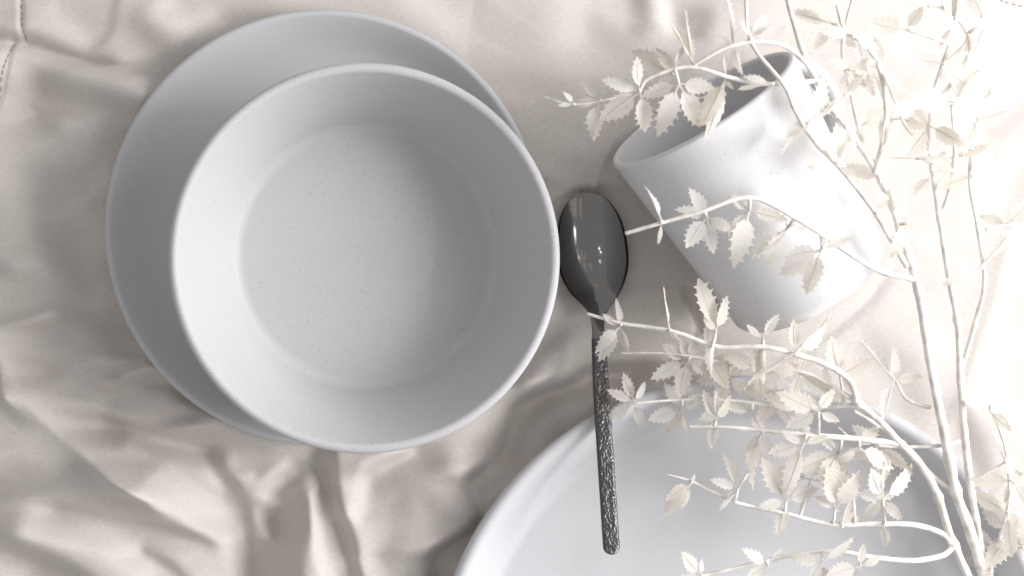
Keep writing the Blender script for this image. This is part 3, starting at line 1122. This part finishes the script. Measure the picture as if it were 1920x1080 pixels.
cluster('C3', 1428, 812, [(1395, 905, 68), (1398, 850, 40), (1450, 860, 30)])
cluster('C3', 1506, 834, [(1476, 925, 58), (1445, 850, 20), (1548, 815, 25), (1470, 815, 30)])
cluster('C3', 1572, 850, [(1500, 880, 10), (1540, 905, 14), (1535, 812, 30), (1640, 852, 20), (1575, 925, 25)], -6)
cluster('C4', 1575, 704, [(1556, 636, 15), (1630, 674, 10), (1600, 735, 40)])
cluster('A9', 1676, 712, [(1612, 636, 66), (1677, 652, 30), (1724, 704, 25), (1656, 784, 15)])
cluster('C5', 1296, 906, [(1303, 890, 20), (1252, 936, 25), (1246, 961, 30), (1275, 955, 55)])
cluster('C5', 1384, 916, [(1335, 900, 30), (1366, 853, 35), (1352, 955, E), (1432, 828, 74)], 4)
cluster('C5', 1474, 940, [(1433, 862, 10), (1425, 950, 20), (1461, 1006, 25), (1530, 915, 12), (1490, 880, 30)])
cluster('C5', 1566, 955, [(1612, 890, 12), (1555, 885, 15), (1616, 985, 18), (1530, 930, 25)], 3)
cluster('C5', 1655, 935, [(1653, 868, 62), (1620, 972, 15), (1720, 880, 25), (1690, 975, 12), (1630, 880, 14)], 5)
cluster('C5', 1658, 984, [(1661, 1024, 35)])
cluster('C6', 1314, 1078, [(1276, 1038, 30), (1315, 1050, 40), (1270, 1086, 20)])
cluster('C6', 1612, 1062, [(1618, 1020, 12), (1552, 1078, 10), (1655, 1046, 30), (1600, 1098, 25)])
cluster('C6', 1540, 1055, [(1485, 1045, 20), (1602, 1010, 45), (1520, 1090, 30), (1560, 1100, 40)])
cluster('C6', 1440, 1060, [(1395, 1030, 25), (1400, 1085, 20), (1470, 1030, 30)])
cluster('C3', 1645, 835, [(1630, 880, 30), (1600, 800, 20), (1660, 895, 12), (1700, 875, 40)], -6)
for key, x, y, k, l_ in (('C2', 1330, 672, 4, 62), ('C2', 1420, 690, 4, 62), ('C2', 1500, 700, 4, 60), ('C4', 1350, 752, 3, 58),
                         ('C4', 1410, 770, 4, 60), ('C4', 1500, 770, 3, 62), ('C3', 1610, 840, 4, 64), ('C5', 1520, 900, 4, 66),
                         ('C5', 1600, 930, 3, 66), ('C2', 1550, 735, 3, 58), ('B7', 1895, 1000, 4, 70), ('B7', 1900, 900, 4, 70)):
    spray(key, x, y, k, l_, rnd.uniform(0, 360), 330, 0.15, rnd.uniform(-10, 2))
# the washed-out tangle on the right
for key, x, y, k, l_ in (
        ('A6', 1662, 215, 5, 62), ('A6', 1648, 128, 4, 60), ('A6', 1600, 62, 4, 58), ('A6', 1652, 285, 4, 60),
        ('A7', 1612, 240, 4, 55), ('A7', 1585, 180, 3, 50),
        ('B', 1745, 240, 5, 62), ('B', 1770, 118, 5, 60), ('B', 1790, 40, 4, 58), ('B', 1752, 330, 4, 56), ('B', 1720, 300, 4, 56),
        ('B6', 1784, 195, 5, 66), ('B6', 1788, 300, 4, 56), ('B3', 1812, 110, 4, 52), ('B3', 1765, 14, 4, 54), ('B4', 1690, 225, 4, 55),
        ('B4', 1620, 134, 3, 50), ('B1', 1832, 230, 5, 60), ('B1', 1822, 330, 4, 58), ('B1', 1842, 500, 4, 60), ('B1', 1860, 168, 4, 55),
        ('B2', 1890, 422, 5, 55), ('B7', 1862, 1045, 6, 62), ('B7', 1888, 955, 6, 66), ('B7', 1888, 868, 5, 62), ('B7', 1858, 765, 4, 58),
        ('B8', 1912, 1026, 5, 58), ('A', 1700, 420, 3, 55), ('A', 1650, 330, 4, 58), ('A', 1580, 235, 4, 55), ('A3', 1640, 400, 3, 48),
        ('B', 1700, 60, 5, 60), ('B3', 1850, 40, 4, 55)):
    spray(key, x + rnd.uniform(-5, 5), y + rnd.uniform(-5, 5), max(2, k - 2), l_ * 1.12, rnd.uniform(0, 360), 320, 0.3)

for key, T in TWIGS.items():
    o = tube(T['name'], T['P'], T['R'], branch, 10, T['extra'], T['wob'])
    for (a, b_, roll, wd) in T['leaves']:
        put_leaf(o, a, b_, roll, wd)
print('leaves', n_leaf[0])


# ------------------------------------------------------------------ stitches along the hems
def stitches(pts, n_, name='stitching'):
    P = smooth_profile([(a, b_, 0) for a, b_ in pts], 12)
    verts, faces = [], []
    for k in range(n_):
        t = (k + 0.3) / n_ * (len(P) - 1)
        i = min(int(t), len(P) - 2)
        q = P[i].lerp(P[i + 1], t - i)
        dr = (P[i + 1] - P[i]).normalized()
        c = W(q.x, q.y)
        dv = Vector((dr.x, -dr.y, 0))
        nv = Vector((-dv.y, dv.x, 0))
        b_ = len(verts)
        L_, Wd = 0.0013, 0.0005
        for s, hgt, ww in ((-1, -0.0002, 0.5), (-0.6, 0.00018, 1), (0.6, 0.00018, 1), (1, -0.0002, 0.5)):
            p = c + dv * (s * L_)
            z = cloth_z(p.x, p.y)
            verts += [Vector((p.x, p.y, z + hgt - 0.0002)) + nv * (Wd * ww), Vector((p.x, p.y, z + hgt + 0.0002)),
                      Vector((p.x, p.y, z + hgt - 0.0002)) - nv * (Wd * ww)]
        for s in range(3):
            for k2 in range(2):
                a = b_ + s * 3 + k2
                faces.append((a, a + 1, a + 4, a + 3))
    me = bpy.data.meshes.new(name)
    me.from_pydata(verts, [], faces)
    o = link(name, me, M_THREAD, cloth)
    o['kind'] = 'stuff'
    return o


stitches([(24, 84), (14, 112), (4, 145), (-8, 190)], 9)
stitches([(40, -20), (44, 20), (47, 50), (50, 76)], 8)
stitches([(1860, -6), (1885, 4), (1920, 12)], 6)
